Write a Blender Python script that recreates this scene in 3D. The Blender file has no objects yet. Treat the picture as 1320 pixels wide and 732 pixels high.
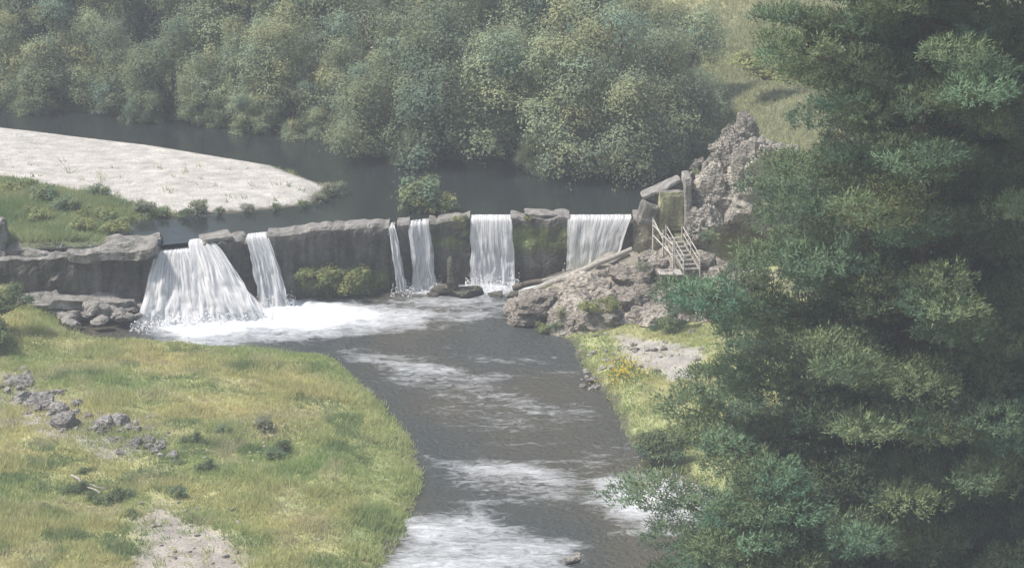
import bpy, math, random, bmesh
import numpy as np
from mathutils import Vector, Matrix, Euler
rng=np.random.default_rng(7); random.seed(7)
scene=bpy.context.scene
CAM_H=44.0; PT=math.radians(15); F=3743.0
def ray(u,v):
    a=(u-660)/F; b=(366-v)/F
    return a, math.cos(PT)+b*math.sin(PT), -math.sin(PT)+b*math.cos(PT)
# survey helpers: bearing/elevation from the lookout -> ground plan position
def P(u,v,z=0.0):
    a,dy,dz=ray(u,v); t=(z-CAM_H)/dz; return (a*t,dy*t)
def PD(u,v,y):
    a,dy,dz=ray(u,v); t=y/dy; return (a*t,CAM_H+dz*t)
# ---------- noise
def _h(ix,iy,iz,seed):
    n=(ix*374761393+iy*668265263+iz*1440662683+seed*974634777)&0xffffffff
    n=((n^(n>>13))*1274126177)&0xffffffff
    n=((n^(n>>15))*2246822519)&0xffffffff
    return ((n^(n>>16))&0xffffffff)/4294967295.0
def vn(x,y,z=0.0,seed=0):
    x,y,z=np.broadcast_arrays(np.asarray(x,float),np.asarray(y,float),np.asarray(z,float))
    ix=np.floor(x).astype(np.int64);iy=np.floor(y).astype(np.int64);iz=np.floor(z).astype(np.int64)
    fx=x-ix;fy=y-iy;fz=z-iz
    fx=fx*fx*(3-2*fx);fy=fy*fy*(3-2*fy);fz=fz*fz*(3-2*fz)
    r=0
    for a in(0,1):
        for b in(0,1):
            for c in(0,1):
                r=r+_h(ix+a,iy+b,iz+c,seed)*(fx if a else 1-fx)*(fy if b else 1-fy)*(fz if c else 1-fz)
    return r
def fbm(x,y,z=0.0,seed=0,o=4):
    r=0;a=.5;s=0
    for i in range(o):
        r=r+a*(vn(np.asarray(x)*2**i,np.asarray(y)*2**i,np.asarray(z)*2**i,seed+i*17)-.5)*2;s+=a;a*=.5
    return r/s
def ss(a,b,x):
    t=np.clip((x-a)/(b-a),0,1);return t*t*(3-2*t)
def sd(poly,x,y):
    p=np.array(poly);n=len(p);d=np.full(x.shape,1e9);ins=np.zeros(x.shape,bool)
    for i in range(n):
        a=p[i];b=p[(i+1)%n];e=b-a
        t=np.clip(((x-a[0])*e[0]+(y-a[1])*e[1])/(e@e),0,1)
        d=np.minimum(d,np.hypot(x-a[0]-t*e[0],y-a[1]-t*e[1]))
        if a[1]!=b[1]:
            c=((a[1]>y)!=(b[1]>y))&(x<(b[0]-a[0])*(y-a[1])/(b[1]-a[1])+a[0]);ins^=c
    return np.where(ins,-d,d)
# ---------- mesh builder
def build(name,parts,mats,smooth=False,parent=None,link=True):
    Vs=[];C=[];L=[];S=[];M=[];off=0;lo=0
    for V,Fc,col,mi in parts:
        V=np.asarray(V,float);Fc=np.asarray(Fc)
        Vs.append(V);k=Fc.shape[1]
        L.append((Fc+off).ravel());S.append(lo+np.arange(len(Fc))*k);M.append(np.full(len(Fc),mi))
        if col is None: col=np.ones((len(V),3))*.5
        col=np.asarray(col,float)
        if col.ndim==1: col=np.tile(col,(len(V),1))
        C.append(col);off+=len(V);lo+=Fc.size
    V=np.concatenate(Vs);C=np.concatenate(C);L=np.concatenate(L);S=np.concatenate(S);M=np.concatenate(M)
    me=bpy.data.meshes.new(name)
    me.vertices.add(len(V));me.vertices.foreach_set('co',V.ravel())
    me.loops.add(len(L));me.loops.foreach_set('vertex_index',L.astype(np.int32))
    me.polygons.add(len(S));me.polygons.foreach_set('loop_start',S.astype(np.int32))
    for m in mats: me.materials.append(m)
    me.polygons.foreach_set('material_index',M.astype(np.int32))
    me.update(calc_edges=True)
    if len(mats)>1 : me.polygons.foreach_set('material_index',M.astype(np.int32))
    me.polygons.foreach_set('use_smooth',np.full(len(S),smooth))
    at=me.color_attributes.new('Col','FLOAT_COLOR','POINT')
    at.data.foreach_set('color',np.concatenate([C,np.ones((len(C),1))],1).ravel())
    me.validate()
    if not link: return me
    return add(name,me,parent)
def add(name,me,parent=None,loc=(0,0,0),rot=0,scale=(1,1,1)):
    ob=bpy.data.objects.new(name,me);scene.collection.objects.link(ob)
    ob.location=loc;ob.rotation_euler=(0,0,rot);ob.scale=scale
    if parent: ob.parent=parent
    return ob
def empty(name,loc=(0,0,0)):
    e=bpy.data.objects.new(name,None);scene.collection.objects.link(e);e.location=loc;return e
def unit(v): return v/np.maximum(np.linalg.norm(v,axis=-1,keepdims=True),1e-9)
def rdir(n): return unit(rng.normal(size=(n,3)))
def quads(c,nrm,size,asp=.6):
    n=len(c);a=unit(np.cross(nrm,rdir(n)));b=unit(np.cross(nrm,a))
    s=np.asarray(size).reshape(-1,1)*.5
    V=np.stack([c-a*s,c-b*s*asp+a*s*.1,c+a*s,c+b*s*asp+a*s*.1],1).reshape(-1,3)
    return V,np.arange(4*n).reshape(n,4)
def blades(base,d,nrm,ln,w):
    n=len(base);s=unit(np.cross(d,nrm))*np.asarray(w).reshape(-1,1)*.5
    V=np.stack([base-s,base+s,base+d*np.asarray(ln).reshape(-1,1)],1).reshape(-1,3)
    return V,np.arange(3*n).reshape(n,3)
def tube(p0,p1,r0,r1,n=7):
    p0=np.array(p0,float);p1=np.array(p1,float);d=unit(p1-p0);a=unit(np.cross(d,[.3,.9,.2]));b=np.cross(d,a)
    t=np.arange(n)*2*math.pi/n
    ring=np.cos(t)[:,None]*a+np.sin(t)[:,None]*b
    V=np.concatenate([p0+ring*r0,p1+ring*r1]);i=np.arange(n);j=(i+1)%n
    return V,np.stack([i,j,j+n,i+n],1)
_ico={}
def ico(s):
    if s not in _ico:
        bm=bmesh.new();bmesh.ops.create_icosphere(bm,subdivisions=s,radius=1)
        _ico[s]=(np.array([v.co[:] for v in bm.verts]),np.array([[v.index for v in f.verts] for f in bm.faces]));bm.free()
    return _ico[s]
def rock(c,r,seed=0,planes=16,sub=4,rough=.06,rot=0):
    D,Fc=ico(sub);g=np.random.default_rng(seed)
    n=unit(g.normal(size=(planes,3)));d=g.uniform(.55,.98,planes)
    q=D@n.T;q=np.where(q>.05,d/np.maximum(q,.05),9)
    rad=np.minimum(q.min(1),1.2)
    nz=fbm(D[:,0]*2.5+seed,D[:,1]*2.5,D[:,2]*3.5,seed,5);rg=1-np.abs(fbm(D[:,0]*3.3+seed,D[:,1]*3.3+9,D[:,2]*4,seed+4,4))*2
    rad=rad*(1+rough*nz*2+rough*.9*(rg-.5))
    V=D*rad[:,None]*np.array(r)
    cs,sn=math.cos(rot),math.sin(rot)
    V=np.stack([V[:,0]*cs-V[:,1]*sn,V[:,0]*sn+V[:,1]*cs,V[:,2]],1)+np.array(c)
    return V,Fc
def block(c,size,rot=(0,0,0),n=7,rough=.06,seed=0):
    D=[];Fc=[];g=np.linspace(-1,1,n)
    k=0
    for ax in range(3):
        for sg in(-1,1):
            A,B=np.meshgrid(g,g,indexing='ij');v=np.zeros((n*n,3));v[:,ax]=sg;v[:,(ax+1)%3]=A.ravel();v[:,(ax+2)%3]=B.ravel()
            i,j=np.meshgrid(np.arange(n-1),np.arange(n-1),indexing='ij');i=i.ravel();j=j.ravel()
            f=np.stack([i*n+j,(i+1)*n+j,(i+1)*n+j+1,i*n+j+1],1)
            if sg<0:f=f[:,::-1]
            D.append(v);Fc.append(f+k);k+=n*n
    V=np.concatenate(D);Fc=np.concatenate(Fc)
    V=V*(1-.05*(np.sum(np.abs(V)>.99,1)>=2)[:,None])
    V=V*np.array(size)*.5
    o=np.stack([fbm(V[:,0]*1.3+seed*7+k*31,V[:,1]*1.3,V[:,2]*1.3,seed,4) for k in range(3)],1)
    V=V+o*rough*2
    R=np.array(Euler(rot).to_matrix())
    return V@R.T+np.array(c),Fc
def vcol(V,base,amp,sc,seed=0):
    f=1+amp*fbm(V[:,0]*sc,V[:,1]*sc,V[:,2]*sc,seed,4)[:,None]*1.5
    return np.clip(np.array(base)*f,0,1)
# ---------- materials
def nt(name):
    m=bpy.data.materials.new(name);m.use_nodes=True;t=m.node_tree;t.nodes.clear()
    o=t.nodes.new('ShaderNodeOutputMaterial');return m,t,o
def N(t,ty,**k):
    n=t.nodes.new(ty)
    for a,b in k.items(): setattr(n,a,b)
    return n
def mul_noise(t,colsock,scale,lo,hi,detail=5,stretch=None):
    tc=N(t,'ShaderNodeNewGeometry');ns=N(t,'ShaderNodeTexNoise');ns.inputs['Scale'].default_value=scale;ns.inputs['Detail'].default_value=detail
    src=tc.outputs['Position']
    if stretch:
        mp=N(t,'ShaderNodeMapping');mp.inputs['Scale'].default_value=stretch;t.links.new(src,mp.inputs['Vector']);src=mp.outputs[0]
    t.links.new(src,ns.inputs['Vector'])
    mr=N(t,'ShaderNodeMapRange');mr.inputs[1].default_value=.3;mr.inputs[2].default_value=.7;mr.inputs[3].default_value=lo;mr.inputs[4].default_value=hi
    t.links.new(ns.outputs[0],mr.inputs[0])
    vm=N(t,'ShaderNodeVectorMath',operation='SCALE');t.links.new(colsock,vm.inputs[0]);t.links.new(mr.outputs[0],vm.inputs['Scale'])
    return vm.outputs[0],ns.outputs[0]
def m_attr(name,rough=.8,noises=((3,.75,1.25,None),),bump=0,bscale=None,transl=0,spec=.2):
    m,t,o=nt(name);at=N(t,'ShaderNodeAttribute',attribute_name='Col');c=at.outputs['Color']
    f=None
    for sc,lo,hi,st in noises: c,f=mul_noise(t,c,sc,lo,hi,5,st)
    if spec>0:
        b=N(t,'ShaderNodeBsdfPrincipled');b.inputs['Roughness'].default_value=rough;b.inputs['Specular IOR Level'].default_value=spec
        t.links.new(c,b.inputs['Base Color'])
    else:
        b=N(t,'ShaderNodeBsdfDiffuse');t.links.new(c,b.inputs['Color'])
    out=b.outputs[0]
    if bump and f is not None:
        bp=N(t,'ShaderNodeBump');bp.inputs['Strength'].default_value=bump;bp.inputs['Distance'].default_value=bscale or .1
        t.links.new(f,bp.inputs['Height']);t.links.new(bp.outputs[0],b.inputs['Normal'])
    if transl:
        tr=N(t,'ShaderNodeBsdfTranslucent');t.links.new(c,tr.inputs[0]);mx=N(t,'ShaderNodeMixShader');mx.inputs[0].default_value=transl
        t.links.new(out,mx.inputs[1]);t.links.new(tr.outputs[0],mx.inputs[2]);out=mx.outputs[0]
    t.links.new(out,o.inputs[0]);return m
M_ground=m_attr('ground_mix',.95,((1.2,.8,1.2,None),(9,.7,1.3,None)),.6,.12)
M_leaf=m_attr('leaf',transl=.35,spec=0,noises=())
M_needle=m_attr('pine_needle',transl=.2,spec=0,noises=())
M_grass=m_attr('grass_blade',transl=.45,spec=0,noises=())
M_bark=m_attr('bark',.9,((6,.6,1.3,(1,1,.3)),),.5,.05,spec=0)
M_rock=m_attr('rock',.9,((.9,.75,1.2,None),(5,.5,1.4,(1,1,1.8))),1.0,.3)
M_wood=m_attr('weathered_wood',.8,((8,.7,1.2,None),),.3,.02)
def m_concrete():
    m,t,o=nt('weathered_concrete');at=N(t,'ShaderNodeAttribute',attribute_name='Col')
    c,_=mul_noise(t,at.outputs['Color'],.8,.7,1.25,5)
    c,_=mul_noise(t,c,2.2,.45,1.45,6,(1,1,.16))
    c,f=mul_noise(t,c,7,.75,1.25,6)
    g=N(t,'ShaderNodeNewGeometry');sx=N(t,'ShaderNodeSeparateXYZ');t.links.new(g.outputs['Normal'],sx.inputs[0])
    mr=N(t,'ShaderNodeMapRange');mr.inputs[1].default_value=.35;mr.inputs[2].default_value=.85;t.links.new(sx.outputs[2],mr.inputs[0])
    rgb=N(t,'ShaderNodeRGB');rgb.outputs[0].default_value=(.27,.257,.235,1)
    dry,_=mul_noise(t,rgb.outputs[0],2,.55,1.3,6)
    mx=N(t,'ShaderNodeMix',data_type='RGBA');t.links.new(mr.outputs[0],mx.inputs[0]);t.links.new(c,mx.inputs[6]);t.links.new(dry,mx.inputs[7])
    b=N(t,'ShaderNodeBsdfPrincipled');b.inputs['Roughness'].default_value=.85;b.inputs['Specular IOR Level'].default_value=.2
    bp=N(t,'ShaderNodeBump');bp.inputs['Strength'].default_value=.8;bp.inputs['Distance'].default_value=.15;t.links.new(f,bp.inputs['Height'])
    t.links.new(bp.outputs[0],b.inputs['Normal']);t.links.new(mx.outputs[2],b.inputs['Base Color']);t.links.new(b.outputs[0],o.inputs[0]);return m
M_conc=m_concrete()
def m_water(name,deep,wave,wscale,rough=.08,foamy=True,dist=.15):
    m,t,o=nt(name);g=N(t,'ShaderNodeNewGeometry')
    at=N(t,'ShaderNodeAttribute',attribute_name='Col');sp=N(t,'ShaderNodeSeparateColor');t.links.new(at.outputs['Color'],sp.inputs[0])
    n1=N(t,'ShaderNodeTexNoise');n1.inputs['Scale'].default_value=wscale;n1.inputs['Detail'].default_value=6;n1.inputs['Roughness'].default_value=.6;t.links.new(g.outputs['Position'],n1.inputs['Vector'])
    cr=N(t,'ShaderNodeMix',data_type='RGBA');cr.inputs[6].default_value=(*deep,1);cr.inputs[7].default_value=(.115,.106,.078,1)
    t.links.new(sp.outputs[1],cr.inputs[0])
    b=N(t,'ShaderNodeBsdfPrincipled');b.inputs['Roughness'].default_value=rough;b.inputs['IOR'].default_value=1.33
    t.links.new(cr.outputs[2],b.inputs['Base Color'])
    bp=N(t,'ShaderNodeBump');bp.inputs['Strength'].default_value=wave;bp.inputs['Distance'].default_value=dist;t.links.new(n1.outputs[0],bp.inputs['Height']);t.links.new(bp.outputs[0],b.inputs['Normal'])
    if not foamy:
        t.links.new(b.outputs[0],o.inputs[0]);return m
    n2=N(t,'ShaderNodeTexNoise');n2.inputs['Scale'].default_value=1.9;n2.inputs['Detail'].default_value=9;n2.inputs['Roughness'].default_value=.8;n2.inputs['Distortion'].default_value=.9
    mp=N(t,'ShaderNodeMapping');mp.inputs['Scale'].default_value=(.6,1.25,1);t.links.new(g.outputs['Position'],mp.inputs['Vector']);t.links.new(mp.outputs[0],n2.inputs['Vector'])
    ad=N(t,'ShaderNodeMath',operation='ADD');t.links.new(sp.outputs[0],ad.inputs[0]);t.links.new(n2.outputs[0],ad.inputs[1])
    mr=N(t,'ShaderNodeMapRange');mr.inputs[1].default_value=.73;mr.inputs[2].default_value=1.22;t.links.new(ad.outputs[0],mr.inputs[0])
    fo=N(t,'ShaderNodeBsdfDiffuse');fo.inputs[0].default_value=(.76,.79,.82,1)
    mx=N(t,'ShaderNodeMixShader');t.links.new(mr.outputs[0],mx.inputs[0]);t.links.new(b.outputs[0],mx.inputs[1]);t.links.new(fo.outputs[0],mx.inputs[2])
    t.links.new(mx.outputs[0],o.inputs[0]);return m
M_river=m_water('river_water',(.078,.088,.085),1.0,3.2,.22,True,.45)
M_pool=m_water('pool_water',(.022,.028,.028),.14,1.6,.05,False)
def m_fall():
    m,t,o=nt('falling_water');at=N(t,'ShaderNodeAttribute',attribute_name='Col');sp=N(t,'ShaderNodeSeparateColor');t.links.new(at.outputs['Color'],sp.inputs[0])
    mp=N(t,'ShaderNodeMapping');mp.inputs['Scale'].default_value=(46,3.0,10);t.links.new(at.outputs['Vector'],mp.inputs['Vector'])
    ns=N(t,'ShaderNodeTexNoise');ns.inputs['Scale'].default_value=1;ns.inputs['Detail'].default_value=6;ns.inputs['Roughness'].default_value=.65;t.links.new(mp.outputs[0],ns.inputs['Vector'])
    gy=N(t,'ShaderNodeMath',operation='MULTIPLY_ADD');gy.inputs[1].default_value=.12;t.links.new(sp.outputs[1],gy.inputs[0]);t.links.new(ns.outputs[0],gy.inputs[2])
    mr=N(t,'ShaderNodeMapRange');mr.inputs[1].default_value=.33;mr.inputs[2].default_value=.56;t.links.new(gy.outputs[0],mr.inputs[0])
    mr2=N(t,'ShaderNodeMapRange');mr2.inputs[1].default_value=.3;mr2.inputs[2].default_value=.62;mr2.inputs[3].default_value=.66;mr2.inputs[4].default_value=.92;t.links.new(ns.outputs[0],mr2.inputs[0])
    cc=N(t,'ShaderNodeCombineColor')
    for i in range(3): t.links.new(mr2.outputs[0],cc.inputs[i])
    d=N(t,'ShaderNodeBsdfDiffuse');t.links.new(cc.outputs[0],d.inputs[0])
    tl=N(t,'ShaderNodeBsdfTranslucent');tl.inputs[0].default_value=(.84,.87,.9,1)
    m1=N(t,'ShaderNodeMixShader');m1.inputs[0].default_value=.35;t.links.new(d.outputs[0],m1.inputs[1]);t.links.new(tl.outputs[0],m1.inputs[2])
    tp=N(t,'ShaderNodeBsdfTransparent');mx=N(t,'ShaderNodeMixShader');t.links.new(mr.outputs[0],mx.inputs[0]);t.links.new(tp.outputs[0],mx.inputs[1]);t.links.new(m1.outputs[0],mx.inputs[2])
    t.links.new(mx.outputs[0],o.inputs[0]);return m
M_fall=m_fall()

# ---------- plan
UC=[-60,0,200,330,500,580,820]; VC=[325,320,313,300,286,277,276]
WL=np.array([P(u,v,4.0) for u,v in zip(UC,VC)])
def yw(x): return np.interp(x,WL[:,0],WL[:,1])
def xw(u):
    v=np.interp(u,UC,VC); return P(u,v,4.0)[0]
low_img=[(60,400),(90,438),(250,450),(430,463),(480,508),(530,568),(545,620),(520,690),(485,740),(430,850),(300,1100),(1500,1100),(1250,850),(1100,740),(1010,675),(930,645),(870,610),(812,572),(788,520),(748,468),(738,442),(682,418),(672,390),(690,370)]
low_poly=[P(u,v,0) for u,v in low_img]+[(7.5,168),(-29,162)]
pool_img=[(-700,108),(0,138),(150,148),(300,163),(420,166),(480,203),(650,208),(700,222),(880,225),(905,250),(850,272)]
pool_poly=[P(u,v,3.85) for u,v in pool_img]+[(8,164.5),(-3,164),(-15,159),(P(205,318,3.85)[0],156.5)]+[P(u,v,3.85) for u,v in [(140,310),(142,292),(200,281),(300,275),(400,264),(428,242),(350,213),(200,188),(0,164),(-700,135)]]
bar_poly=[P(u,v,3.95) for u,v in [(-600,140),(0,160),(200,185),(350,210),(432,240),(400,268),(262,280),(190,272),(100,255),(0,236),(-600,215)]]
oc=(7.6,159.5)
def H(x,y):
    d1=sd(low_poly,x,y);n1=fbm(x*.25,y*.25,0,3,4);n2=fbm(x*1.3,y*1.3,0,5,3)
    lo=np.where(d1<0,np.maximum(-1.0,.45*d1),.5*ss(0,1.6,d1)+.05*np.minimum(d1,22)+(.3*n1+.12*n2)*ss(0,2.5,d1))
    right=ss(9,30,x);lo=lo+right*ss(0,12,d1)*4
    left=ss(-22,-34,x)*ss(140,150,y)*1.0;lo=lo+left
    d3=sd(pool_poly,x,y)
    up=3.85+np.where(d3<0,np.maximum(-1.6,.3*d3),.22*ss(0,1.2,d3)+.02*np.minimum(d3,12)+(.12*n1+.08*n2)*ss(0,2,d3))
    far=np.maximum(y-188,0);up=up+.06*far*ss(0,10,d3)
    up=up+ss(10,20,x)*ss(0,5,d3)*3
    hill=ss(320,1200,y)*90+ss(60,600,np.abs(x))*60*ss(0,20,np.where(y<160,d1,d3));up=up+hill;lo=lo+ss(60,600,np.abs(x))*60*ss(0,20,d1)
    w=y-yw(x)
    wide=np.where(x<-27.5,2.5,np.where(x>7.3,3.0,.35))
    k=ss(-wide,wide*.6+.05,w-.1)
    h=lo*(1-k)+up*k
    e=np.hypot((x-oc[0])/7.5,(y-oc[1])/5.0);m=(x>-1)*(1-ss(.2,1.0,e))*(1-k)
    h=h+m*(1.9+.9*fbm(x*.9,y*.9,0,71,4))
    return h
xs=np.concatenate([[-2500,-1200,-600,-300,-180,-110,-80,-60,-50],np.arange(-44,44,.36),[45,50,60,80,110,180,300,600,1200,2500]])
ys=np.concatenate([[-600,-250,-80,0,40,70,85],np.arange(96,212,.36),np.arange(212,290,1.5),[300,330,380,450,600,800,1200,1800,3000]])
X,Y=np.meshgrid(xs,ys,indexing='ij');Z=H(X,Y)
nx,ny=X.shape
V=np.stack([X,Y,Z],-1).reshape(-1,3)
i,j=np.meshgrid(np.arange(nx-1),np.arange(ny-1),indexing='ij');i=i.ravel();j=j.ravel()
Fq=np.stack([i*ny+j,(i+1)*ny+j,(i+1)*ny+j+1,i*ny+j+1],1)
x,y,z=V.T
path=[P(u,v,1.0) for u,v in [(120,760),(185,700),(178,660),(195,645),(245,665),(320,705),(335,745),(120,770)]]
rub=[P(u,v,1.2) for u,v in [(-20,470),(40,478),(85,515),(130,545),(200,560),(205,590),(120,590),(50,565),(-20,550)]]
rgrav=[P(u,v,.6) for u,v in [(790,432),(850,445),(905,460),(900,492),(860,490),(800,455)]]
def masks(x,y):
    dn=1.3*fbm(x*.6,y*.6,0,21,5)
    g={}
    g['bar']=1-ss(-.3,.3,sd(bar_poly,x,y)+dn*.5)
    g['path']=1-ss(-1.2,.9,sd(path,x,y)+dn)
    g['rub']=1-ss(-.6,.6,sd(rub,x,y)+dn)
    g['rg']=1-ss(-.5,.4,sd(rgrav,x,y)+dn*.7)
    e=np.hypot((x-oc[0])/8,(y-oc[1])/4.2);g['oc']=1-ss(.8,1.0,e+dn*.1)
    return g
g=masks(x,y)
mixn=fbm(x*.3,y*.3,0,9,4)[:,None];mixn2=fbm(x*1.1,y*1.1,0,19,3)[:,None]
grassc=np.array([.34,.35,.17])+mixn*np.array([.11,.05,.03])+mixn2*.04
dry=np.array([.38,.36,.21]);upm=((y>yw(x))*1.0)[:,None]
C=grassc
C=C*(1-upm)+upm*(np.array([.15,.17,.09])+mixn*.03)
farm=ss(205,225,y)[:,None]*ss(0,8,x)[:,None];C=C*(1-farm)+farm*dry
for k,c in(('bar',(.47,.45,.41)),('path',(.35,.32,.28)),('rub',(.32,.30,.26)),('rg',(.38,.36,.32)),('oc',(.28,.255,.21))):
    m=g[k][:,None];C=C*(1-m)+m*(np.array(c)*(1+.2*mixn2))
wet=(np.where(y<yw(x),z<.12,z<3.92))[:,None];C=np.where(wet,C*.0+np.array([.12,.11,.085]),C)
build('ground_terrain',[(V,Fq,C,0)],[M_ground],True)

# ---------- water
def grid(xa,xb,ya,yb,s):
    a=np.arange(xa,xb+s*.5,s);b=np.arange(ya,yb+s*.5,s);A,B=np.meshgrid(a,b,indexing='ij')
    n=B.shape[1];i,j=np.meshgrid(np.arange(len(a)-1),np.arange(n-1),indexing='ij');i=i.ravel();j=j.ravel()
    return A.ravel(),B.ravel(),np.stack([i*n+j,(i+1)*n+j,(i+1)*n+j+1,i*n+j+1],1)
x,y,Fq=grid(-34,34,70,168,.22)
foam_regions=[([(186,402),(345,382),(450,385),(535,402),(505,414),(410,425),(260,438),(190,427)],.70,1.4),
 ([(182,395),(340,378),(430,386),(405,410),(270,426),(186,420)],.9,1.2),
 ([(178,402),(450,380),(590,398),(560,424),(400,440),(240,450),(175,430)],.44,1.5),
 ([(500,364),(600,358),(690,354),(800,345),(750,370),(690,377),(600,383),(515,382)],.62,1.0),
 ([(345,378),(620,374),(685,398),(620,425),(400,432)],.31,2.0),
 ([(430,450),(560,455),(650,482),(720,512),(700,535),(560,520),(470,492)],.31,2.2),
 ([(550,588),(700,590),(780,622),(720,646),(570,628)],.37,2.0),
 ([(750,612),(935,608),(965,700),(790,692)],.50,2.2),
 ([(508,660),(620,652),(745,695),(780,790),(450,790)],.46,2.0),
 ([(470,445),(740,440),(800,540),(900,620),(760,720),(500,720),(560,560)],.17,2.5)]
foam=np.full_like(x,.08)
dn=1.2*fbm(x*.35,y*.35,0,61,4)
for pl,amt,soft in foam_regions:
    d=sd([P(u,v,0) for u,v in pl],x,y)+dn;foam=np.maximum(foam,amt*(1-ss(-soft,soft*.8,d)))
foam=foam+.16*fbm(x*.25,y*.7,0,63,5)*(foam>.1)
tone=np.clip(.42+1.3*fbm(x*.16,y*.1,0,41,4),0,1)
z=.09*fbm(x*.9,y*1.3,0,31,4)+np.clip(foam-.2,0,1)*(.42*fbm(x*1.5,y*1.9,0,33,4)+.10)
build('river_water',[(np.stack([x,y,z],1),Fq,np.stack([np.clip(foam,0,1),tone,tone*0],1),0)],[M_river],True)
xa=np.concatenate([[-160,-100,-60],np.arange(-40,14,.5),[20]]);tt=np.linspace(0,1,40)**1.3
A,T=np.meshgrid(xa,tt,indexing='ij');yf=yw(A)-.1;B=yf+(260-yf)*T
n=len(tt);i,j=np.meshgrid(np.arange(len(xa)-1),np.arange(n-1),indexing='ij');i=i.ravel();j=j.ravel()
Fq=np.stack([i*n+j,(i+1)*n+j,(i+1)*n+j+1,i*n+j+1],1)
build('pool_water',[(np.stack([A.ravel(),B.ravel(),np.full(A.size,3.85)],1),Fq,np.zeros((A.size,3)),0)],[M_pool],True)

# ---------- weir
def wall(u0,u1,z0,z1,thick=1.3,front=0.0,zb=-1.2,col=(.115,.108,.097),moss=None,rough=.09,seed=0,jag=.0):
    x0,x1=xw(u0),xw(u1);nxs=max(4,int((x1-x0)/.2)+1);X=np.linspace(x0,x1,nxs)
    prof=[(-thick*.5-front,t) for t in np.linspace(0,.97,24)]+[(-thick*.5-front+(thick+front)*t,1-.02*(t<.05)) for t in (.04,.15,.3,.5,.7,.94)]+[(thick*.5,t) for t in (.98,.8,0)]
    m=len(prof);py=np.array([p[0] for p in prof]);pz=np.array([p[1] for p in prof])
    top=z0+(z1-z0)*(X-x0)/(x1-x0)+jag*.65*fbm(X*1.4,0*X,seed,seed,5)
    jn=np.abs(((X-x0)/2.4+seed*.37)%1-.5);top=top-.08*(1-ss(.0,.05,jn))*(jag>0)
    XX=np.repeat(X,m);YY=yw(XX)+np.tile(py,nxs);ZZ=zb+np.tile(pz,nxs)*(np.repeat(top,m)-zb)
    o=fbm(XX*.9,YY*.9,ZZ*.9,seed,5);o2=fbm(XX*1.6+50,YY*1.6,ZZ*1.6,seed+3,4)
    lift=np.floor(ZZ/.95+.3*fbm(XX*.4,0,0,seed,2));st=_h(np.floor(XX/2.3).astype(np.int64),lift.astype(np.int64),np.zeros(len(XX),np.int64),seed)-.5
    YY=YY-np.abs(o)*rough*2.4+rough+st*.10*(ZZ<np.repeat(top,m)-.2);ZZ=ZZ+o2*rough*.7
    V=np.stack([XX,YY,ZZ],1)
    i,j=np.meshgrid(np.arange(nxs-1),np.arange(m-1),indexing='ij');i=i.ravel();j=j.ravel()
    Fc=np.stack([i*m+j,(i+1)*m+j,(i+1)*m+j+1,i*m+j+1],1)
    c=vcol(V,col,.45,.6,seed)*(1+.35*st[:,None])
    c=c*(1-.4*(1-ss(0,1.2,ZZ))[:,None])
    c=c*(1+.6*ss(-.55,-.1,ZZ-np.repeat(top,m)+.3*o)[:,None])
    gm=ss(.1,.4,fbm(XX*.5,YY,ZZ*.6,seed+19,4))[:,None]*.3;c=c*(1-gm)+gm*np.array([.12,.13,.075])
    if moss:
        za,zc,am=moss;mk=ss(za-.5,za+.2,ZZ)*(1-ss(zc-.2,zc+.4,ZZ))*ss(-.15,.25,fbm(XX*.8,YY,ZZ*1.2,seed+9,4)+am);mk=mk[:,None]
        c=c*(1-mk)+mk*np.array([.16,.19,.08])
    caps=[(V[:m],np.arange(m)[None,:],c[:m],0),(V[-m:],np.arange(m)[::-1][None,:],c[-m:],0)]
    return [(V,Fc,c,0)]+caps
W=[]
W+=wall(-25,205,3.6,3.6,1.6,seed=1,rough=.16,jag=.2)
W+=wall(205,256,3.25,3.3,1.2,seed=2,rough=.15)
W+=wall(256,322,3.95,3.9,1.8,seed=3,rough=.2,jag=.5)
W+=wall(322,345,3.55,3.6,1.2,seed=4)
W+=wall(345,430,4.05,4.08,1.6,seed=5,moss=(-.5,1.0,.0),rough=.12,jag=.2)
W+=wall(430,502,4.1,4.0,1.62,seed=25,moss=(-.5,1.2,.05),rough=.12,jag=.2)
W+=wall(502,512,3.6,3.6,1.2,seed=6)+wall(512,528,4.0,4.0,1.5,seed=7,jag=.2)
W+=wall(528,553,3.66,3.66,1.2,seed=8)+wall(553,606,3.98,4.03,1.5,seed=9,moss=(2.0,3.6,.0),jag=.25)
W+=wall(606,658,3.7,3.7,1.2,seed=10)+wall(658,734,4.02,4.04,1.45,seed=11,moss=(2.2,3.3,.2),jag=.25)
W+=wall(734,816,3.72,3.72,1.2,seed=12)+wall(816,850,4.0,4.3,1.8,seed=13,col=(.22,.20,.16),jag=.4)
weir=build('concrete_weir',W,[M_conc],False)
caps=[]
def cap(u0,u1,z,th,w=1.8,tilt=0,seed=0,dy=0):
    xc=(xw(u0)+xw(u1))/2;L=xw(u1)-xw(u0);sl=math.atan2(float(yw(xw(u1))-yw(xw(u0))),L)
    v,f=block((xc,float(yw(xc))+dy,z),(L,w,th),(.05,tilt,sl),9,.09,seed);return (v,f,vcol(v,(.24,.23,.2),.3,.8,seed),0)
for k,(u0,u1,z,th,w,ti) in enumerate([(676,718,4.08,.12,1.2,.03),(258,300,4.02,.22,1.5,-.10)]):
    caps.append(cap(u0,u1,z,th,w,ti,60+k))
build('capping_slabs',caps,[M_conc],False,weir)
B=[]
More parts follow.
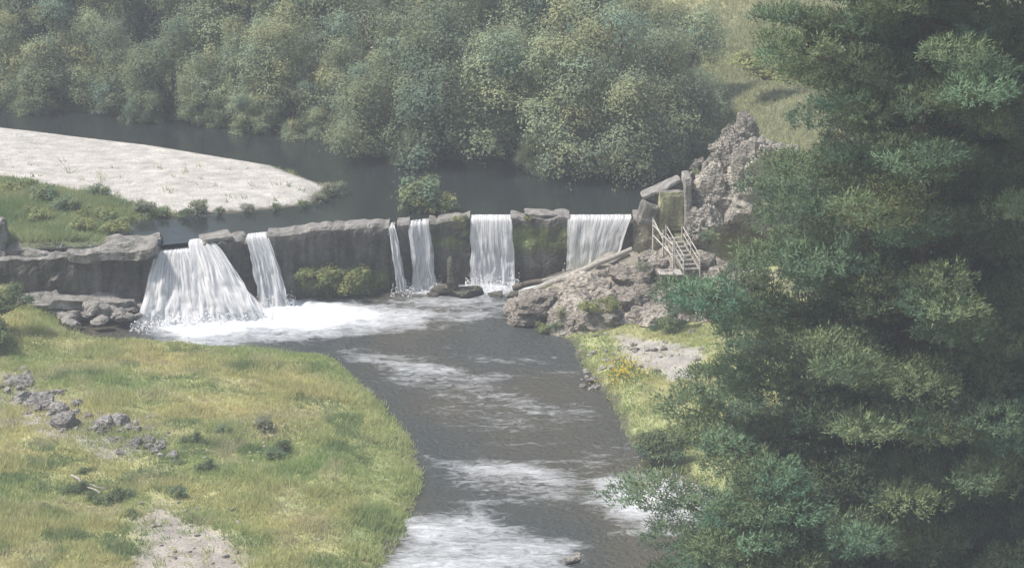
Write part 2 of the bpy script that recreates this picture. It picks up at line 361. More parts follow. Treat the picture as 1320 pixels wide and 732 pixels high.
for k,(u,v,zz,sz,rt) in enumerate([
  (150,320,3.75,(5.0,2.6,.55),(.10,-.05,.05)),(158,350,2.3,(4.2,1.2,2.6),(.22,.06,.1)),
  (50,320,3.7,(4.8,2.6,.5),(.08,.07,.02)),(60,350,2.2,(4.4,1.0,2.4),(.2,-.16,0)),
  (100,336,3.0,(2.0,1.6,.5),(.4,.55,.2)),(85,330,3.4,(1.4,1.4,.35),(.2,.4,.1)),
  (95,385,1.1,(6.6,2.6,.5),(.08,.05,.12)),(60,400,.5,(4.2,2.6,.6),(.05,-.06,-.1)),(130,402,.45,(3.0,1.8,.5),(.1,.14,.2)),(165,392,.7,(1.6,1.4,.5),(.1,.2,.5)),
  (190,350,2.0,(1.1,1.3,2.0),(0,.1,0)),(190,388,.6,(1.0,1.2,1.0),(.1,.1,.3)),
  (-8,328,3.5,(1.4,1.6,4.2),(0,0,0)),(125,398,.9,(1.2,.9,.5),(.2,.3,.6)),(60,385,1.2,(1.1,.9,.5),(.3,-.2,.3)),(150,405,.5,(.9,.7,.5),(.2,.3,1.1))]):
    x0,y0=P(u,v,zz);vv,ff=block((x0,y0,zz),sz,rt,16,.23,100+k);B.append((vv,ff,vcol(vv,(.27,.26,.235) if k not in(3,10,11) else (.13,.12,.10),.55,.7,k),0))
for k in range(26):
    u=70+k%13*9+rng.normal()*5;v=398+rng.normal()*9;s=rng.uniform(.15,.5);x0,y0=P(u,v,.7);vv,ff=rock((x0,y0,.7-s*.2),(s*1.3,s,s*.7),1300+k,9,3,.12,k);B.append((vv,ff,vcol(vv,(.27,.26,.24),.4,1,k),0))
build('broken_concrete_slabs',B,[M_conc],False,weir)
B=[]
for k,(u,v,zz,sz) in enumerate([(584,362,.9,(.7,.8,2.3)),(596,376,.2,(1.5,1.1,.7)),(572,374,.2,(1.0,.8,.6)),(640,380,.1,(.8,.6,.4)),(560,380,.1,(.7,.5,.35)),(670,380,.15,(1.2,.8,.5))]):
    x0,y0=P(u,v,zz);vv,ff=rock((x0,y0,zz),(sz[0]*.7,sz[1]*.7,sz[2]*.6),300+k);B.append((vv,ff,vcol(vv,(.13,.125,.10),.3,1,k),0))
build('fallen_masonry',B,[M_rock],False,weir)

# ---------- falls
def fall(name,ut0,ut1,ub0,ub1,zt,out,zb=-.1,layers=3,rough=.12,seed=0,pw=.5):
    parts=[]
    for L in range(layers):
        ns,ntt=60,44;S,T=np.meshgrid(np.linspace(0,1,ns),np.linspace(0,1,ntt),indexing='ij');S=S.ravel();T=T.ravel()
        a0,a1=xw(ut0),xw(ut1);b0=xw(ub0);b1=xw(ub1)
        xt=a0+(a1-a0)*S;xb=b0+(b1-b0)*S
        tq=np.clip((T-.08)/.92,0,1);x=xt+(xb-xt)*tq**.8+.10*fbm(S*6,T*6,L,seed,2)*(.3+tq)+(S-.5)*.5*(vn(S*9,L,seed,5)-.5)
        y=yw(xt)-.62-(out*(.7+.3*L/layers))*tq**pw+.9*np.clip(1-T/.08,0,1)
        z=zt-(zt-zb)*tq+.02*L
        y=y-rough*fbm(S*9,T*2.2,L*3,seed+L,4)*(.3+tq)*1.8-rough*1.5*fbm(S*3,T*5,L,seed+L+7,3)*tq
        z=z+rough*fbm(S*5,T*4,L*3+9,seed+L,3)*tq
        i,j=np.meshgrid(np.arange(ns-1),np.arange(ntt-1),indexing='ij');i=i.ravel();j=j.ravel()
        Fc=np.stack([i*ntt+j,(i+1)*ntt+j,(i+1)*ntt+j+1,i*ntt+j+1],1)
        wd=abs(a1-a0)/3.0
        parts.append((np.stack([x,y,z],1),Fc,np.stack([S*max(wd,.25),T,S*0+(seed*.13+L*.37)%1],1),0))
    a=xw(ub0);b=xw(ub1);n=int(560*abs(b-a));px=rng.uniform(a-.35,b+.35,n);py=yw(px)-.62-out+rng.normal(size=n)*.55;pz=zb+.03+np.abs(rng.normal(size=n))*.3
    V,Fc=quads(np.stack([px,py,pz],1),unit(rdir(n)*.7+np.array([0,-.3,1])),rng.uniform(.03,.13,n),.8)
    parts.append((V,Fc,np.repeat(np.stack([rng.random(n)*0+.2,np.full(n,3.),rng.random(n)],1),4,0),0))
    return build(name,parts,[M_fall],True)
fall('waterfall',204,258,184,300,3.5,2.7,rough=.32,seed=1,layers=3,pw=.9)
fall('waterfall',246,276,262,348,3.9,3.2,rough=.32,seed=2,layers=3,pw=.8)
fall('waterfall',318,345,338,374,3.9,1.3,rough=.18,seed=3,layers=3,pw=.7)
fall('waterfall',501,509,512,526,3.85,.8,seed=4,layers=2)
fall('waterfall',528,552,534,562,3.85,.7,seed=5,layers=2)
fall('waterfall',607,657,608,662,3.9,.8,seed=6,layers=3)
fall('waterfall',734,815,732,790,3.9,.8,zb=.3,seed=7,layers=2)
# ---------- rocks
def hz(x,y): return float(H(np.array([x]),np.array([y]))[0])
R=[];g9=np.random.default_rng(5)
for k in range(105):
    u=g9.uniform(680,960);t=g9.random()
    lo_edge=np.interp(u,[680,740,850,960],[405,425,425,430]);hi=np.interp(u,[680,720,800,960],[385,350,325,325]);v=hi+t*(lo_edge-hi)
    zz=np.interp(t,[0,1],[3.3,.3])*np.interp(u,[680,760],[.4,1]);s=g9.uniform(.45,1.3)
    if 836<u<905 and v<352: continue
    x0,y0=P(u,v,zz);zz=max(hz(x0,y0)+s*.1,zz*.7);vv,ff=rock((x0,y0,zz-.25),(s*1.2,s,s*.85),700+k,9,4,.14,g9.uniform(0,6));R.append((vv,ff,vcol(vv,np.array([.34,.305,.26])*g9.uniform(.7,1.2),.4,.8,k),0))
for k,(u,v,s) in enumerate([(848,345,.5),(862,352,.6),(905,352,.6),(872,356,.5),(835,338,.5)]):
    x0,y0=P(u,v,2.6);vv,ff=rock((x0,y0,hz(x0,y0)+.1),(s*1.2,s,s),860+k,9,4,.14,k);R.append((vv,ff,vcol(vv,(.33,.30,.26),.4,.8,k),0))
build('rock_outcrop',R,[M_rock],False)
R=[]
for k,(u,v,z,r) in enumerate([(935,232,5.9,(1.5,1.6,2.5)),(912,266,4.8,(1.0,1.3,1.9)),(950,203,6.9,(.9,1.1,1.8)),(960,258,5.2,(2.0,2.0,2.8)),(903,298,4.1,(1.0,1.1,1.4)),(930,194,7.2,(.7,.7,.9)),(990,240,6,(2.3,2.2,3.0)),(920,220,6.3,(.7,.8,1.0)),(942,177,7.8,(.6,.6,.8)),(925,245,5.3,(1.2,1.2,1.2)),(900,213,6.3,(.4,.5,.5)),(915,288,4.5,(.9,.8,1.2)),(965,178,7.8,(.9,.9,1.2)),(888,235,5.7,(.5,.5,.9))]):
    x0,y0=P(u,v,z);vv,ff=rock((x0,y0,z),r,540+k,22,5,.2,k*.7);R.append((vv,ff,vcol(vv,(.35,.325,.28),.5,.8,k),0))
build('rock_crag',R,[M_rock],False)
R=[]
for k in range(130):
    t=g9.random()**.9;u=np.interp(t,[0,.3,.6,1],[5,45,95,205])+g9.normal()*17;v=np.interp(t,[0,.3,.6,1],[478,515,545,575])+g9.normal()*10
    s=g9.uniform(.08,.28)*(2.8 if g9.random()<.24 and t<.75 else 1);x0,y0=P(u,v,1.3);z0=hz(x0,y0)
    vv,ff=rock((x0,y0,z0+s*.2),(s*1.25,s,s*.95),600+k,10,3,.09,g9.uniform(0,6));R.append((vv,ff,vcol(vv,g9.uniform(.7,1.25)*np.array([.31,.295,.275]),.3,1,k),0))
build('rubble_rocks',R,[M_rock],False)
R=[]
for k in range(60):
    a=g9.random();u=np.interp(a,[0,.5,1],[748,800,900])+g9.normal()*6;v=np.interp(a,[0,.5,1],[470,450,470])+g9.normal()*14;s=g9.uniform(.06,.22);x0,y0=P(u,v,.6)
    vv,ff=rock((x0,y0,max(hz(x0,y0),0)+s*.2),(s*1.3,s,s*.7),900+k,10,2,.06,g9.uniform(0,6));R.append((vv,ff,vcol(vv,(.33,.31,.28),.3,1,k),0))
for (u,v,s) in [(735,722,.35),(745,716,.2),(905,632,.3),(515,560,.2),(475,505,.25),(770,500,.2)]:
    x0,y0=P(u,v,0);vv,ff=rock((x0,y0,.02),(s*1.3,s,s*.6),1000+int(u),10,3,.06,1);R.append((vv,ff,vcol(vv,(.35,.33,.3),.3,1,3),0))
for k in range(70):
    if k<45: u,v=g9.uniform(180,320),g9.uniform(650,735)
    else: u,v=g9.uniform(20,480),g9.uniform(460,720)
    s=g9.uniform(.04,.14);x0,y0=P(u,v,1);vv,ff=rock((x0,y0,hz(x0,y0)+s*.3),(s*1.3,s,s*.7),1100+k,9,2,.06,1);R.append((vv,ff,vcol(vv,(.38,.36,.32),.3,1,3),0))
build('river_stones',R,[M_rock],False)

# ---------- trees
def crown(blobs,per,leaf,base,flat=.8,seed=0,updn=.3,bamp=.35):
    parts=[];G=np.random.default_rng(seed)
    for (c,r) in blobs:
        n=int(per*r*r);d=rdir(n);d[:,2]=np.where(d[:,2]<-.4,-d[:,2],d[:,2])
        rr=r*np.clip(rng.normal(.9,.2,n),.3,1.4);bump=1+bamp*2*fbm(d[:,0]*2.3+c[0],d[:,1]*2.3+c[1],d[:,2]*2.3,seed,3)
        p=np.array(c)+d*(rr*bump)[:,None]*np.array([1,1,flat])
        nrm=unit(d+rdir(n)*.4+np.array([0,0,updn]));V,Fc=quads(p,nrm,rng.uniform(.6,1.3,n)*leaf,.55)
        col=np.array(base)*G.uniform(.75,1.22)*(1+np.array([.12,.04,-.05])*G.normal())
        col=np.clip(np.repeat(col[None,:]*rng.uniform(.9,1.1,(n,1)),4,0),0.004,1);parts.append((V,Fc,col,0))
    return parts
def willow_mesh(seed,Hh=10,Rr=5.0,base=(.155,.19,.105)):
    blobs=[];g=np.random.default_rng(seed);tr=[]
    lobes=[(g.uniform(0,6.28),g.uniform(.35,.8)*Rr,g.uniform(.4,.9)) for _ in range(6)]+[(0,0,1.0)]
    for a,r,hh in lobes:
        cx,cy=r*math.cos(a),r*math.sin(a)
        for q in range(8):
            zz=Hh*hh*g.uniform(.14,.9);spread=Rr*.40*(1.05-.7*(zz/(Hh*hh))**1.5)
            b=g.uniform(0,6.28);s=g.uniform(.3,1)*spread
            blobs.append(((cx+s*math.cos(b),cy+s*math.sin(b),zz),g.uniform(.75,1.65)))
        blobs.append(((cx,cy,Hh*hh*.93),1.1))
        v,f=tube((cx*.1,cy*.1,0),(cx*.6,cy*.6,Hh*hh*.45),.28,.15);tr.append((v,f,(.09,.075,.06),1))
        v,f=tube((cx*.6,cy*.6,Hh*hh*.45),(cx,cy,Hh*hh*.85),.15,.05);tr.append((v,f,(.09,.075,.06),1))
    return build('willow_mesh',crown(blobs,430,.19,base,1.0,seed,bamp=.5)+tr,[M_leaf,M_bark],False,link=False)
WM=[willow_mesh(s,base=b) for s,b in((11,(.31,.36,.22)),(12,(.26,.31,.195)),(13,(.335,.38,.23)),(14,(.23,.285,.18)),(15,(.29,.335,.21)))]
front=[(-70,122,7.5),(-10,128,6.5),(70,134,7.5),(150,142,6.5),(225,150,6.5),(300,157,7.0),(372,162,8.5),(440,164,8),(505,196,8.5),(580,200,10),(660,204,8.5),(725,215,10),(800,219,10),(862,219,8.5),(900,192,5)]
low=[(40,139,3.5),(190,149,3.2),(262,156,3.5),(335,163,4),(395,166,4),(455,181,3.5),(540,204,3.5),(690,216,3.2)]
back=[(-40,95,8),(50,98,8),(140,102,8),(230,108,8.5),(320,118,10),(410,120,11),(500,145,12),(590,150,12),(680,155,12.5),(770,160,11.5),(850,165,9)]
for q,(row,dy) in enumerate(((front,.8),(low,-.6),(back,2))):
    for k,(u,v,h) in enumerate(row):
        x0,y0=P(u,v,4.0);y0+=dy;s=h/10*rng.uniform(.93,1.07);w=max(s,.72)*rng.uniform(.9,1.05)
        if row is low: w=s*1.15
        add('willow_tree',WM[(k*2+q)%5],None,(x0,y0,hz(x0,y0)-.3),rng.uniform(0,6.28),(w,w,s))
def conifer_mesh(seed):
    g=np.random.default_rng(seed);bl=[]
    for q in range(60):
        t=g.uniform(.08,1);r=3.2*(1-t)**.8*g.uniform(.6,1);a=g.uniform(0,6.28);bl.append(((r*math.cos(a),r*math.sin(a),12*t),.9*(1.2-t*.7)))
    v,f=tube((0,0,0),(0,0,11.5),.25,.04)
    return build('conifer_mesh',crown(bl,260,.3,(.05,.07,.06),.6,seed)+[(v,f,(.07,.06,.05),1)],[M_needle,M_bark],False,link=False)
CM=[conifer_mesh(21),conifer_mesh(22)]
for k in range(20):
    x0=(-50+k*4.2 if k<12 else -46+(k-12)*3.4)+rng.normal()*1.0;y0=(222 if k<12 else 211)+rng.normal()*2
    add('conifer_tree',CM[k%2],None,(x0,y0,hz(x0,y0)-.2),rng.uniform(0,6),(1.2,1.2,rng.uniform(.75,1.0)))
def shrub_mesh(seed,base,leaf=.13,n=22):
    g=np.random.default_rng(seed);bl=[((g.normal()*.45,g.normal()*.45,g.uniform(.15,1.1)),g.uniform(.18,.4)) for _ in range(n)]
    tr=[]
    for c,r in bl[:8]:
        v,f=tube((0,0,0),c,.04,.015,5);tr.append((v,f,(.1,.08,.06),1))
    return build('shrub_mesh',crown(bl,1100,leaf,base,1.0,seed,bamp=.45)+tr,[M_leaf,M_bark],False,link=False)
SM=[shrub_mesh(31,(.25,.30,.165)),shrub_mesh(32,(.16,.21,.115)),shrub_mesh(33,(.30,.33,.15)),shrub_mesh(34,(.28,.30,.21))]
for (u,v,z,s,k) in [(548,268,3.9,1.8,0),(530,272,3.9,1.1,0),(566,272,3.9,1.1,2),(430,250,4,.9,3),(255,276,4,.8,3),(185,276,4,.8,3),(130,256,4,1.0,0),(130,285,4,.9,2),(150,300,4,1.0,2),(235,278,4,.6,1),(60,262,4,1.2,0),(20,250,4,1.0,2),(90,275,4,1.1,0),(45,285,4,1.0,2),(100,298,4,1.1,2),(285,274,4,.45,0),(320,271,4,.5,3),(355,268,4,.4,0),(390,265,4,.45,0),(210,278,4,.5,0),(412,258,4,.5,3),(165,268,4,.6,0),
   (0,440,1.5,1.6,1),(10,398,2.5,1.2,1),(-10,420,2,1.8,1),(95,640,1,.7,1),(150,650,1,.8,1),(245,575,1,.7,1),(350,590,1,.7,0),(265,610,1,.6,1),(110,610,1,.6,1),(180,670,1,.6,1),(45,600,1,.6,0),(340,552,1,.6,3),(230,640,1,.6,0),(290,560,1,.6,0),(130,648,1,.6,1),(165,640,1,.5,0),(235,600,1,.5,1),(360,578,1,.6,1),(70,660,1,.5,1),
   (830,578,.5,1.2,1),(880,560,.8,1.2,1),(850,590,.5,1.2,1),(985,100,8,2.0,2),(1000,330,4,2,1),(945,172,7.8,.5,2),(960,345,3.6,1.3,1),(900,225,6.0,.4,2),(930,206,6.9,.4,0),(915,310,4.0,.6,0),(410,366,.9,1.1,2),(440,370,.6,1.2,2),(390,358,1.3,.8,2),(455,362,.9,.9,2),(425,355,1.4,.7,2),(700,425,.2,.5,2),(760,400,1.6,.7,2),(730,405,1.0,.6,2),(790,395,1.6,.7,2),(830,348,3,.5,3),(845,420,.8,.8,1),(870,425,1,.9,1),(745,420,.4,.6,2),(775,415,.9,.6,0),(880,400,1.8,.6,1),(720,425,.3,.5,0),(590,283,4.0,.35,2),(600,281,4.0,.3,0),(680,280,4.0,.25,2)]:
    x0,y0=P(u,v,z);add('shrub',SM[k],None,(x0,y0,z-.15),rng.uniform(0,6),(s,s,s*rng.uniform(.7,.9)))
# ---------- pine trees
def pine_mesh(Ht,Rmax,seed,z_lo=2.0,nb=120,col=(.055,.095,.06),explicit=(),pw=.45,dens=1.0,clampz=None):
    g=np.random.default_rng(seed);parts=[];tr=[]
    pts=[(0,0,0)]
    for k in range(1,9):pts.append((g.normal()*.15,g.normal()*.15,Ht*k/8))
    for k in range(8):
        v,f=tube(pts[k],pts[k+1],.5*(1-k/8)+.04,.5*(1-(k+1)/8)+.03,9);tr.append((v,f,(.11,.085,.065),1))
    br=[]
    for k in range(nb):
        t=(k+.5)/nb;z=z_lo+(Ht-z_lo)*t;R=Rmax*(1-t)**pw*g.choice([.5,.75,.9,1.0])*g.uniform(.9,1.1)+.2
        a=k*2.39996+g.normal()*.3
        if clampz and clampz[0]<z<clampz[1] and math.cos(a)<-.3: R=min(R,4.7/abs(math.cos(a))**.7)
        br.append((z,a,R))
    br+=list(explicit)
    for z,a,R in br:
        d=np.array([math.cos(a),math.sin(a),0]);p0=np.array([0,0,z-R*.08]);nseg=5;prev=p0
        side=np.array([-d[1],d[0],0])
        curve=lambda s:p0+d*R*s+np.array([0,0,R*(.04*s+.16*s**2.2-.05)])
        for q in range(nseg):
            nxt=curve((q+1)/nseg);v,f=tube(prev,nxt,.10*(1-q/nseg)*(R/6)+.025,.10*(1-(q+1)/nseg)*(R/6)+.02,5);tr.append((v,f,(.10,.08,.06),1));prev=nxt
        ncl=max(3,int(R*.95*dens))
        for q in range(ncl):
            s=1-(q/ncl)*.8+g.normal()*.03;wd=R*.22*(1.15-s)+.25
            off=side*g.uniform(-1,1)*wd*1.7;c=curve(s)+off+np.array([0,0,g.normal()*.25])
            if q>0 :
                v,f=tube(curve(max(s-.15,0)),c,.04,.02,4);tr.append((v,f,(.10,.08,.06),1))
            r=g.uniform(.75,1.45)*(.75+.03*R)
            nt_=int(92*r*r)+14
            dd=rdir(nt_);dd[:,2]=np.abs(dd[:,2])-.3;dd=unit(dd)
            lump=1+.35*fbm(dd[:,0]*2+c[0],dd[:,1]*2+c[1],dd[:,2]*2+c[2],seed,2)
            tp=c+dd*np.array([1.2,1.2,.6])*r*(lump*np.clip(rng.normal(.82,.16,nt_),.15,1.1))[:,None]
            m=10;tpp=np.repeat(tp,m,0)+rng.normal(size=(nt_*m,3))*.09;ddr=np.repeat(dd,m,0)
            nd=unit(ddr*.6+rdir(nt_*m)*.9+np.array([0,0,.4])+d*.15)
            nn=unit(ddr+rdir(nt_*m)*.3+np.array([0,0,.6]))
            V,Fc=blades(tpp,nd,nn,rng.uniform(.11,.24,nt_*m),.055)
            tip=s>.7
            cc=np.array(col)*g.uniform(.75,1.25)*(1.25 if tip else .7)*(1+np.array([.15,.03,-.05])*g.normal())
            hgt=np.clip(dd[:,2],0,1);cc=cc[None,:]*(rng.uniform(.88,1.12,(nt_,1)))+hgt[:,None]*np.array([.07,.085,.035])  # needles on pad tops get a lighter colour, painting in light from above
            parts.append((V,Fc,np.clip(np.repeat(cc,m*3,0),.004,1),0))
    return build('pine_mesh',parts+tr,[M_needle,M_bark],False,link=False)
def zat(v,y): return PD(660,v,y)[1]
x1=PD(1180,366,106)[0];b1=hz(x1,106);pi=math.pi
ex=[(zat(400,104)-b1,pi*1.02,8.8),(zat(425,104)-b1,pi*1.0,7.8),(zat(565,104)-b1,pi*1.0,8.7),(zat(590,104)-b1,pi*1.08,7.9),(zat(520,103)-b1,pi*1.03,7.6),(zat(695,103)-b1,pi*1.0,9.9),(zat(720,103)-b1,pi*1.1,9.2),(zat(335,105)-b1,pi*1.0,6.4),(zat(480,101)-b1,pi*1.35,7.0),(zat(560,100)-b1,pi*1.4,7),(zat(650,100)-b1,pi*1.45,7),(zat(220,105)-b1,pi*1.03,4.9),(zat(90,105)-b1,pi*.98,5.3),(zat(40,105)-b1,pi*1.02,5.5)]
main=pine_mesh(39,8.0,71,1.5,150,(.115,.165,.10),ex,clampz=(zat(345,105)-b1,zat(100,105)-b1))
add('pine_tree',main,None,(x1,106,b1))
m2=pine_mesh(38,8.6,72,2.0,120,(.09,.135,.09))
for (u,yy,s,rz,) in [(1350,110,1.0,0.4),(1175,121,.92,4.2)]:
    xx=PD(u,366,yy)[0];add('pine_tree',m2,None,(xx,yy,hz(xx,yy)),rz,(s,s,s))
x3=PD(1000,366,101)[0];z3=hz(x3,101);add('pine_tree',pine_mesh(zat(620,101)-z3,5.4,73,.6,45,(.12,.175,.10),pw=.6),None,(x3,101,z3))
# ---------- logs
L=[]
def log(u0,v0,z0,u1,v1,z1,r0,r1,col):
    a=np.array([*P(u0,v0,z0),z0]);b=np.array([*P(u1,v1,z1),z1]);prev=a
    for q in range(6):
        nx_=a+(b-a)*(q+1)/6+rng.normal(size=3)*.05;t0=q/6;t1=(q+1)/6
        v,f=tube(prev,nx_,r0+(r1-r0)*t0,r0+(r1-r0)*t1,9);L.append((v,f,vcol(v,col,.2,2,q),0));prev=nx_
log(690,374,.7,815,322,3.5,.22,.14,(.38,.36,.32));log(662,372,.3,742,348,1.6,.2,.13,(.13,.11,.09));log(672,378,.25,760,352,1.4,.12,.2,(.12,.10,.08));log(700,362,.9,812,330,3.1,.14,.1,(.30,.28,.25))
build('fallen_logs',L,[M_wood],True)
L=[];log(318,160,3.95,345,146,4.6,.10,.05,(.5,.49,.45));log(325,164,3.9,350,160,4.1,.08,.04,(.48,.47,.43));log(330,160,3.95,338,140,5.2,.07,.03,(.5,.48,.45));log(742,217,3.95,800,219,4.0,.12,.07,(.36,.34,.30));build('stranded_logs',L,[M_wood],True)
L=[];log(92,612,1.45,128,634,1.35,.06,.03,(.42,.40,.36));log(105,620,1.45,132,630,1.45,.035,.02,(.4,.38,.34));build('driftwood',L,[M_wood],True)
# ---------- abutment & timber stairs
ab=empty('concrete_abutment',(0,0,0));B=[]
xa,ya=P(863,262,5.0)
v,f=block((xa,ya,4.7),(1.5,1.6,2.4),(0,0,.1),8,.06,1);B.append((v,f,vcol(v,(.36,.35,.21),.3,1,1),0))
v,f=block((xa+.95,ya-.2,5.2),(.4,1.7,3.2),(0,0,.1),8,.05,2);B.append((v,f,vcol(v,(.33,.315,.285),.2,1,1),0))
v,f=block((xa-.5,ya+.1,5.9),(2.4,1.3,.18),(0,-.42,.1),10,.07,3);B.append((v,f,vcol(v,(.36,.34,.31),.2,1,1),0))
v,f=block((xa-1.3,ya-.3,4.5),(.9,1.3,1.4),(0,.3,.1),8,.14,4);B.append((v,f,vcol(v,(.30,.285,.25),.3,1,1),0))
build('wall_block',B,[M_conc],False,ab)
def beam(p,q,w,col=(.50,.475,.42)):
    v,f=tube(p,q,w,w,4);return (v,f,col,0)
st=empty('timber_stairs',(0,0,0))
xs0,ys0=P(886,342,3.1);T=[];RL=[]
for k in range(8):
    T.append((*block((xs0+.25-.13*k,ys0+.28*k,2.9+k*.18),(.85,.26,.07),(0,0,.2),3,.0,k),np.array([.33,.31,.28]),0))
for sx in(-.45,.45):
    a=(xs0+.25+sx,ys0-.1,2.85);b=(xs0+.25-.13*7+sx,ys0+.28*7,2.85+.18*7);T.append(beam(a,b,.07,(.30,.28,.25)))
    for k in(0,3.5,7): RL.append(beam((a[0]-.13*k,a[1]+.28*k,2.3+.18*k),(a[0]-.13*k,a[1]+.28*k,3.7+.18*k),.045))
    RL.append(beam((a[0],a[1],3.65),(b[0],b[1],b[2]+.8),.035));RL.append(beam((a[0],a[1],3.3),(b[0],b[1],b[2]+.4),.03))
for q in(-.5,0,.5): T.append((*block((xs0-1.0+q*.9,ys0-.2,2.75),(.42,1.2,.08),(0,.03,.1),4,.01,int(q*10)+20),np.array([.40,.38,.34]),0))
build('treads',T,[M_wood],False,st);build('handrails',RL,[M_wood],False,st)
fe=empty('timber_fence',(0,0,0));FP=[]
pts=[P(842,312,3.6),P(855,324,3.4),P(868,332,3.3)]
for k,(px,py) in enumerate(pts): FP.append(beam((px,py,2.2),(px,py,5.0-.35*k),.06,(.54,.51,.46)))
for k in range(2):
    a=pts[k];b=pts[k+1]
    for h in(1.0,1.6): FP.append(beam((a[0],a[1],3.0+h-.3*k),(b[0],b[1],3.0+h-.3*(k+1)),.04))
FP.append(beam((pts[0][0],pts[0][1],4.9),(pts[2][0],pts[2][1],3.1),.05))
build('posts_and_rails',FP,[M_wood],False,fe)

# ---------- grass
def grass(name,n,xr,yr,dens,hgt,colf,bl=7,w=.05,sp=.55):
    x=rng.uniform(*xr,n);y=rng.uniform(*yr,n);k=rng.random(n)<dens(x,y);x=x[k];y=y[k];z=H(x,y);h=hgt(x,y)*rng.uniform(.6,1.3,len(x))
    c=colf(x,y)*rng.uniform(.85,1.15,(len(x),1))
    m=len(x);b=np.stack([x,y,z-.03],1);b=np.repeat(b,bl,0);b[:,:2]+=rng.normal(size=(m*bl,2))*.12
    d=unit(rng.normal(size=(m*bl,3))*np.array([sp,sp,.1])+np.array([0,0,1]))
    nn=unit(rng.normal(size=(m*bl,3))*.5+np.array([-.3,-.4,.8]));V,Fc=blades(b,d,nn,np.repeat(h,bl)*rng.uniform(.6,1.1,m*bl),w)
    return build(name,[(V,Fc,np.clip(np.repeat(c,bl*3,0),.005,1),0)],[M_grass],False)
def dlow(x,y):
    g=masks(x,y);d1=sd(low_poly,x,y);q=(d1>.1)*(y<yw(x)-.8)
    return q*np.clip(1-.93*g['path']-.6*g['rub']-.93*g['oc']-.93*g['rg'],0,1)*np.clip(.8+.8*fbm(x*.5,y*.5,0,51,3),.15,1)
def clow(x,y):
    a=fbm(x*.22,y*.22,0,9,4)[:,None];b=fbm(x*.9,y*.9,0,77,4)[:,None]
    c=np.array([.48,.50,.24])+a*np.array([.22,.10,.09])+b*np.array([.12,.09,.05])
    dk=ss(.18,.36,fbm(x*.5,y*.5,0,88,4))[:,None]*.85;c=c*(1-dk)+dk*np.array([.20,.28,.13])
    pale=ss(.15,.4,fbm(x*.6,y*.6,0,98,4))[:,None]*.6;c=c*(1-pale)+pale*np.array([.56,.52,.34])
    d1=sd(low_poly,x,y);e=(1-ss(.5,3.5,d1))[:,None]*.6;c=c*(1-e)+e*np.array([.41,.49,.215]);return np.clip(c,.02,1)
hl=lambda x,y:.24+.34*ss(-.3,.5,fbm(x*.45,y*.45,0,66,3))
grass('bank_grass',115000,(-34,0),(104,160),dlow,hl,clow)
grass('bank_grass',22000,(1,14),(116,160),dlow,lambda x,y:.22+0*x,clow)
def dup(x,y):
    g=masks(x,y);d3=sd(pool_poly,x,y);return (d3>.1)*(y>yw(x)+.6)*(1-.997*g['bar'])
grass('riverside_grass',36000,(-34,-8),(157,178),dup,lambda x,y:.35+.4*ss(0,.5,fbm(x*.4,y*.4,0,3,3)),lambda x,y:np.clip(np.array([.31,.37,.18])+fbm(x*.35,y*.35,0,8,4)[:,None]*np.array([.2,.14,.1]),.02,1),7,.05)
grass('hillside_grass',20000,(5,24),(168,245),lambda x,y:(sd(pool_poly,x,y)>.5)*1.0,lambda x,y:.4+0*x,lambda x,y:np.clip(np.array([.42,.415,.24])+fbm(x*.2,y*.2,0,8,3)[:,None]*.08,.02,1),5,.07)
def specks(name,cu,cv,z,n,sp,size,col,hh):
    x0,y0=P(cu,cv,z);p=np.stack([x0+rng.normal(size=n)*sp[0],y0+rng.normal(size=n)*sp[1],np.zeros(n)],1);p[:,2]=H(p[:,0],p[:,1])+rng.uniform(.5,1,n)*hh
    stem,sf=blades(p-np.array([0,0,hh]),np.tile([0,0,1.],(n,1)),np.tile([0,-1.,0],(n,1)),np.full(n,hh),.03)
    V,Fc=quads(p,unit(rdir(n)+np.array([0,-.5,1])),rng.uniform(.6,1.3,n)*size,.9)
    return build(name,[(V,Fc,np.repeat(np.array([col])*rng.uniform(.8,1.1,(n,1)),4,0),0),(stem,sf,np.array([.12,.16,.06]),0)],[M_leaf],False)
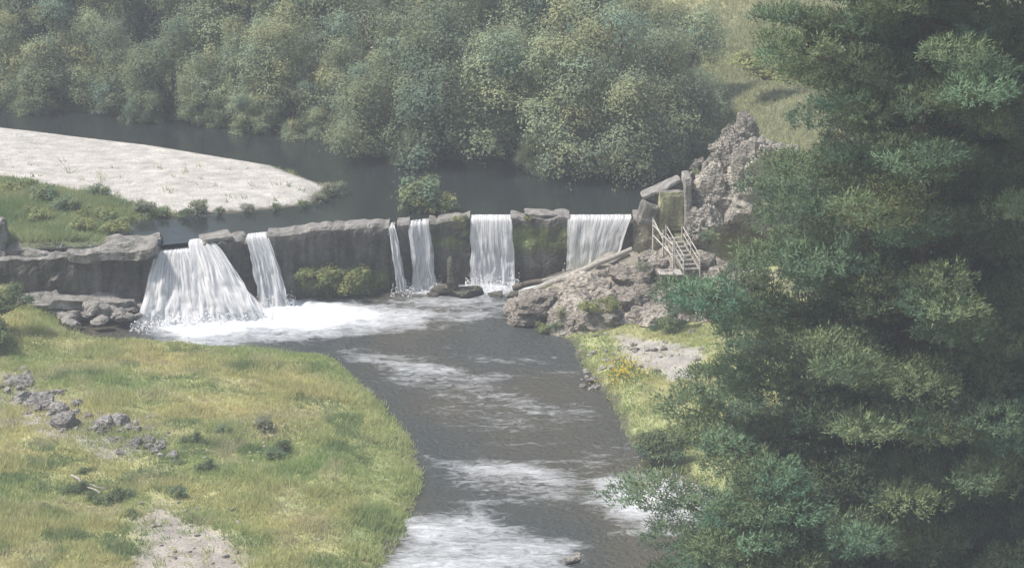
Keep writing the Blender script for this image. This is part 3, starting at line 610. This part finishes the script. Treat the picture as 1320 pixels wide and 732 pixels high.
specks('yellow_wildflowers',802,474,.8,330,(.6,1.4),.11,(.66,.52,.10),.38)
specks('pale_seed_plumes',345,560,1.2,110,(1.0,1.4),.11,(.55,.50,.38),.6)
specks('pale_seed_plumes',60,440,1.2,60,(1.3,.9),.12,(.45,.42,.25),.5)

# ---------- summer haze over the valley (real participating medium)
bpy.ops.mesh.primitive_cube_add(size=1,location=(0,200,50));hb=bpy.context.object;hb.name='atmosphere_haze';hb.scale=(500,700,130)
m,t,o=nt('haze');vs=N(t,'ShaderNodeVolumeScatter');vs.inputs['Color'].default_value=(.89,.94,1,1);vs.inputs['Density'].default_value=.0009;vs.inputs['Anisotropy'].default_value=.0;t.links.new(vs.outputs[0],o.inputs['Volume']);hb.data.materials.append(m)
# ---------- light, sky, camera
w=bpy.data.worlds.new('World');scene.world=w;w.use_nodes=True;t=w.node_tree;t.nodes.clear()
EL,AZ=math.radians(60),math.radians(-100)
sk=N(t,'ShaderNodeTexSky');sk.sky_type='NISHITA';sk.sun_disc=False;sk.sun_elevation=EL;sk.sun_rotation=AZ;sk.dust_density=3;sk.air_density=1.2
bg=N(t,'ShaderNodeBackground');bg.inputs[1].default_value=.15;wo=N(t,'ShaderNodeOutputWorld');t.links.new(sk.outputs[0],bg.inputs[0]);t.links.new(bg.outputs[0],wo.inputs[0])
sl=bpy.data.lights.new('sun','SUN');sl.energy=5.0;sl.angle=math.radians(5);sl.color=(1,.965,.92);so=bpy.data.objects.new('sun',sl);scene.collection.objects.link(so)
dirv=Vector((math.sin(AZ)*math.cos(EL),math.cos(AZ)*math.cos(EL),math.sin(EL)));so.rotation_euler=dirv.to_track_quat('Z','Y').to_euler();so.location=(0,100,120)
cd=bpy.data.cameras.new('camera');cd.sensor_width=36;cd.lens=36*F/1320;cd.clip_end=6000;cd.clip_start=1
co=bpy.data.objects.new('camera',cd);scene.collection.objects.link(co);co.location=(0,0,CAM_H);co.rotation_euler=(math.radians(75),0,0);scene.camera=co
scene.view_settings.view_transform='Standard';scene.view_settings.look='None';scene.view_settings.exposure=0
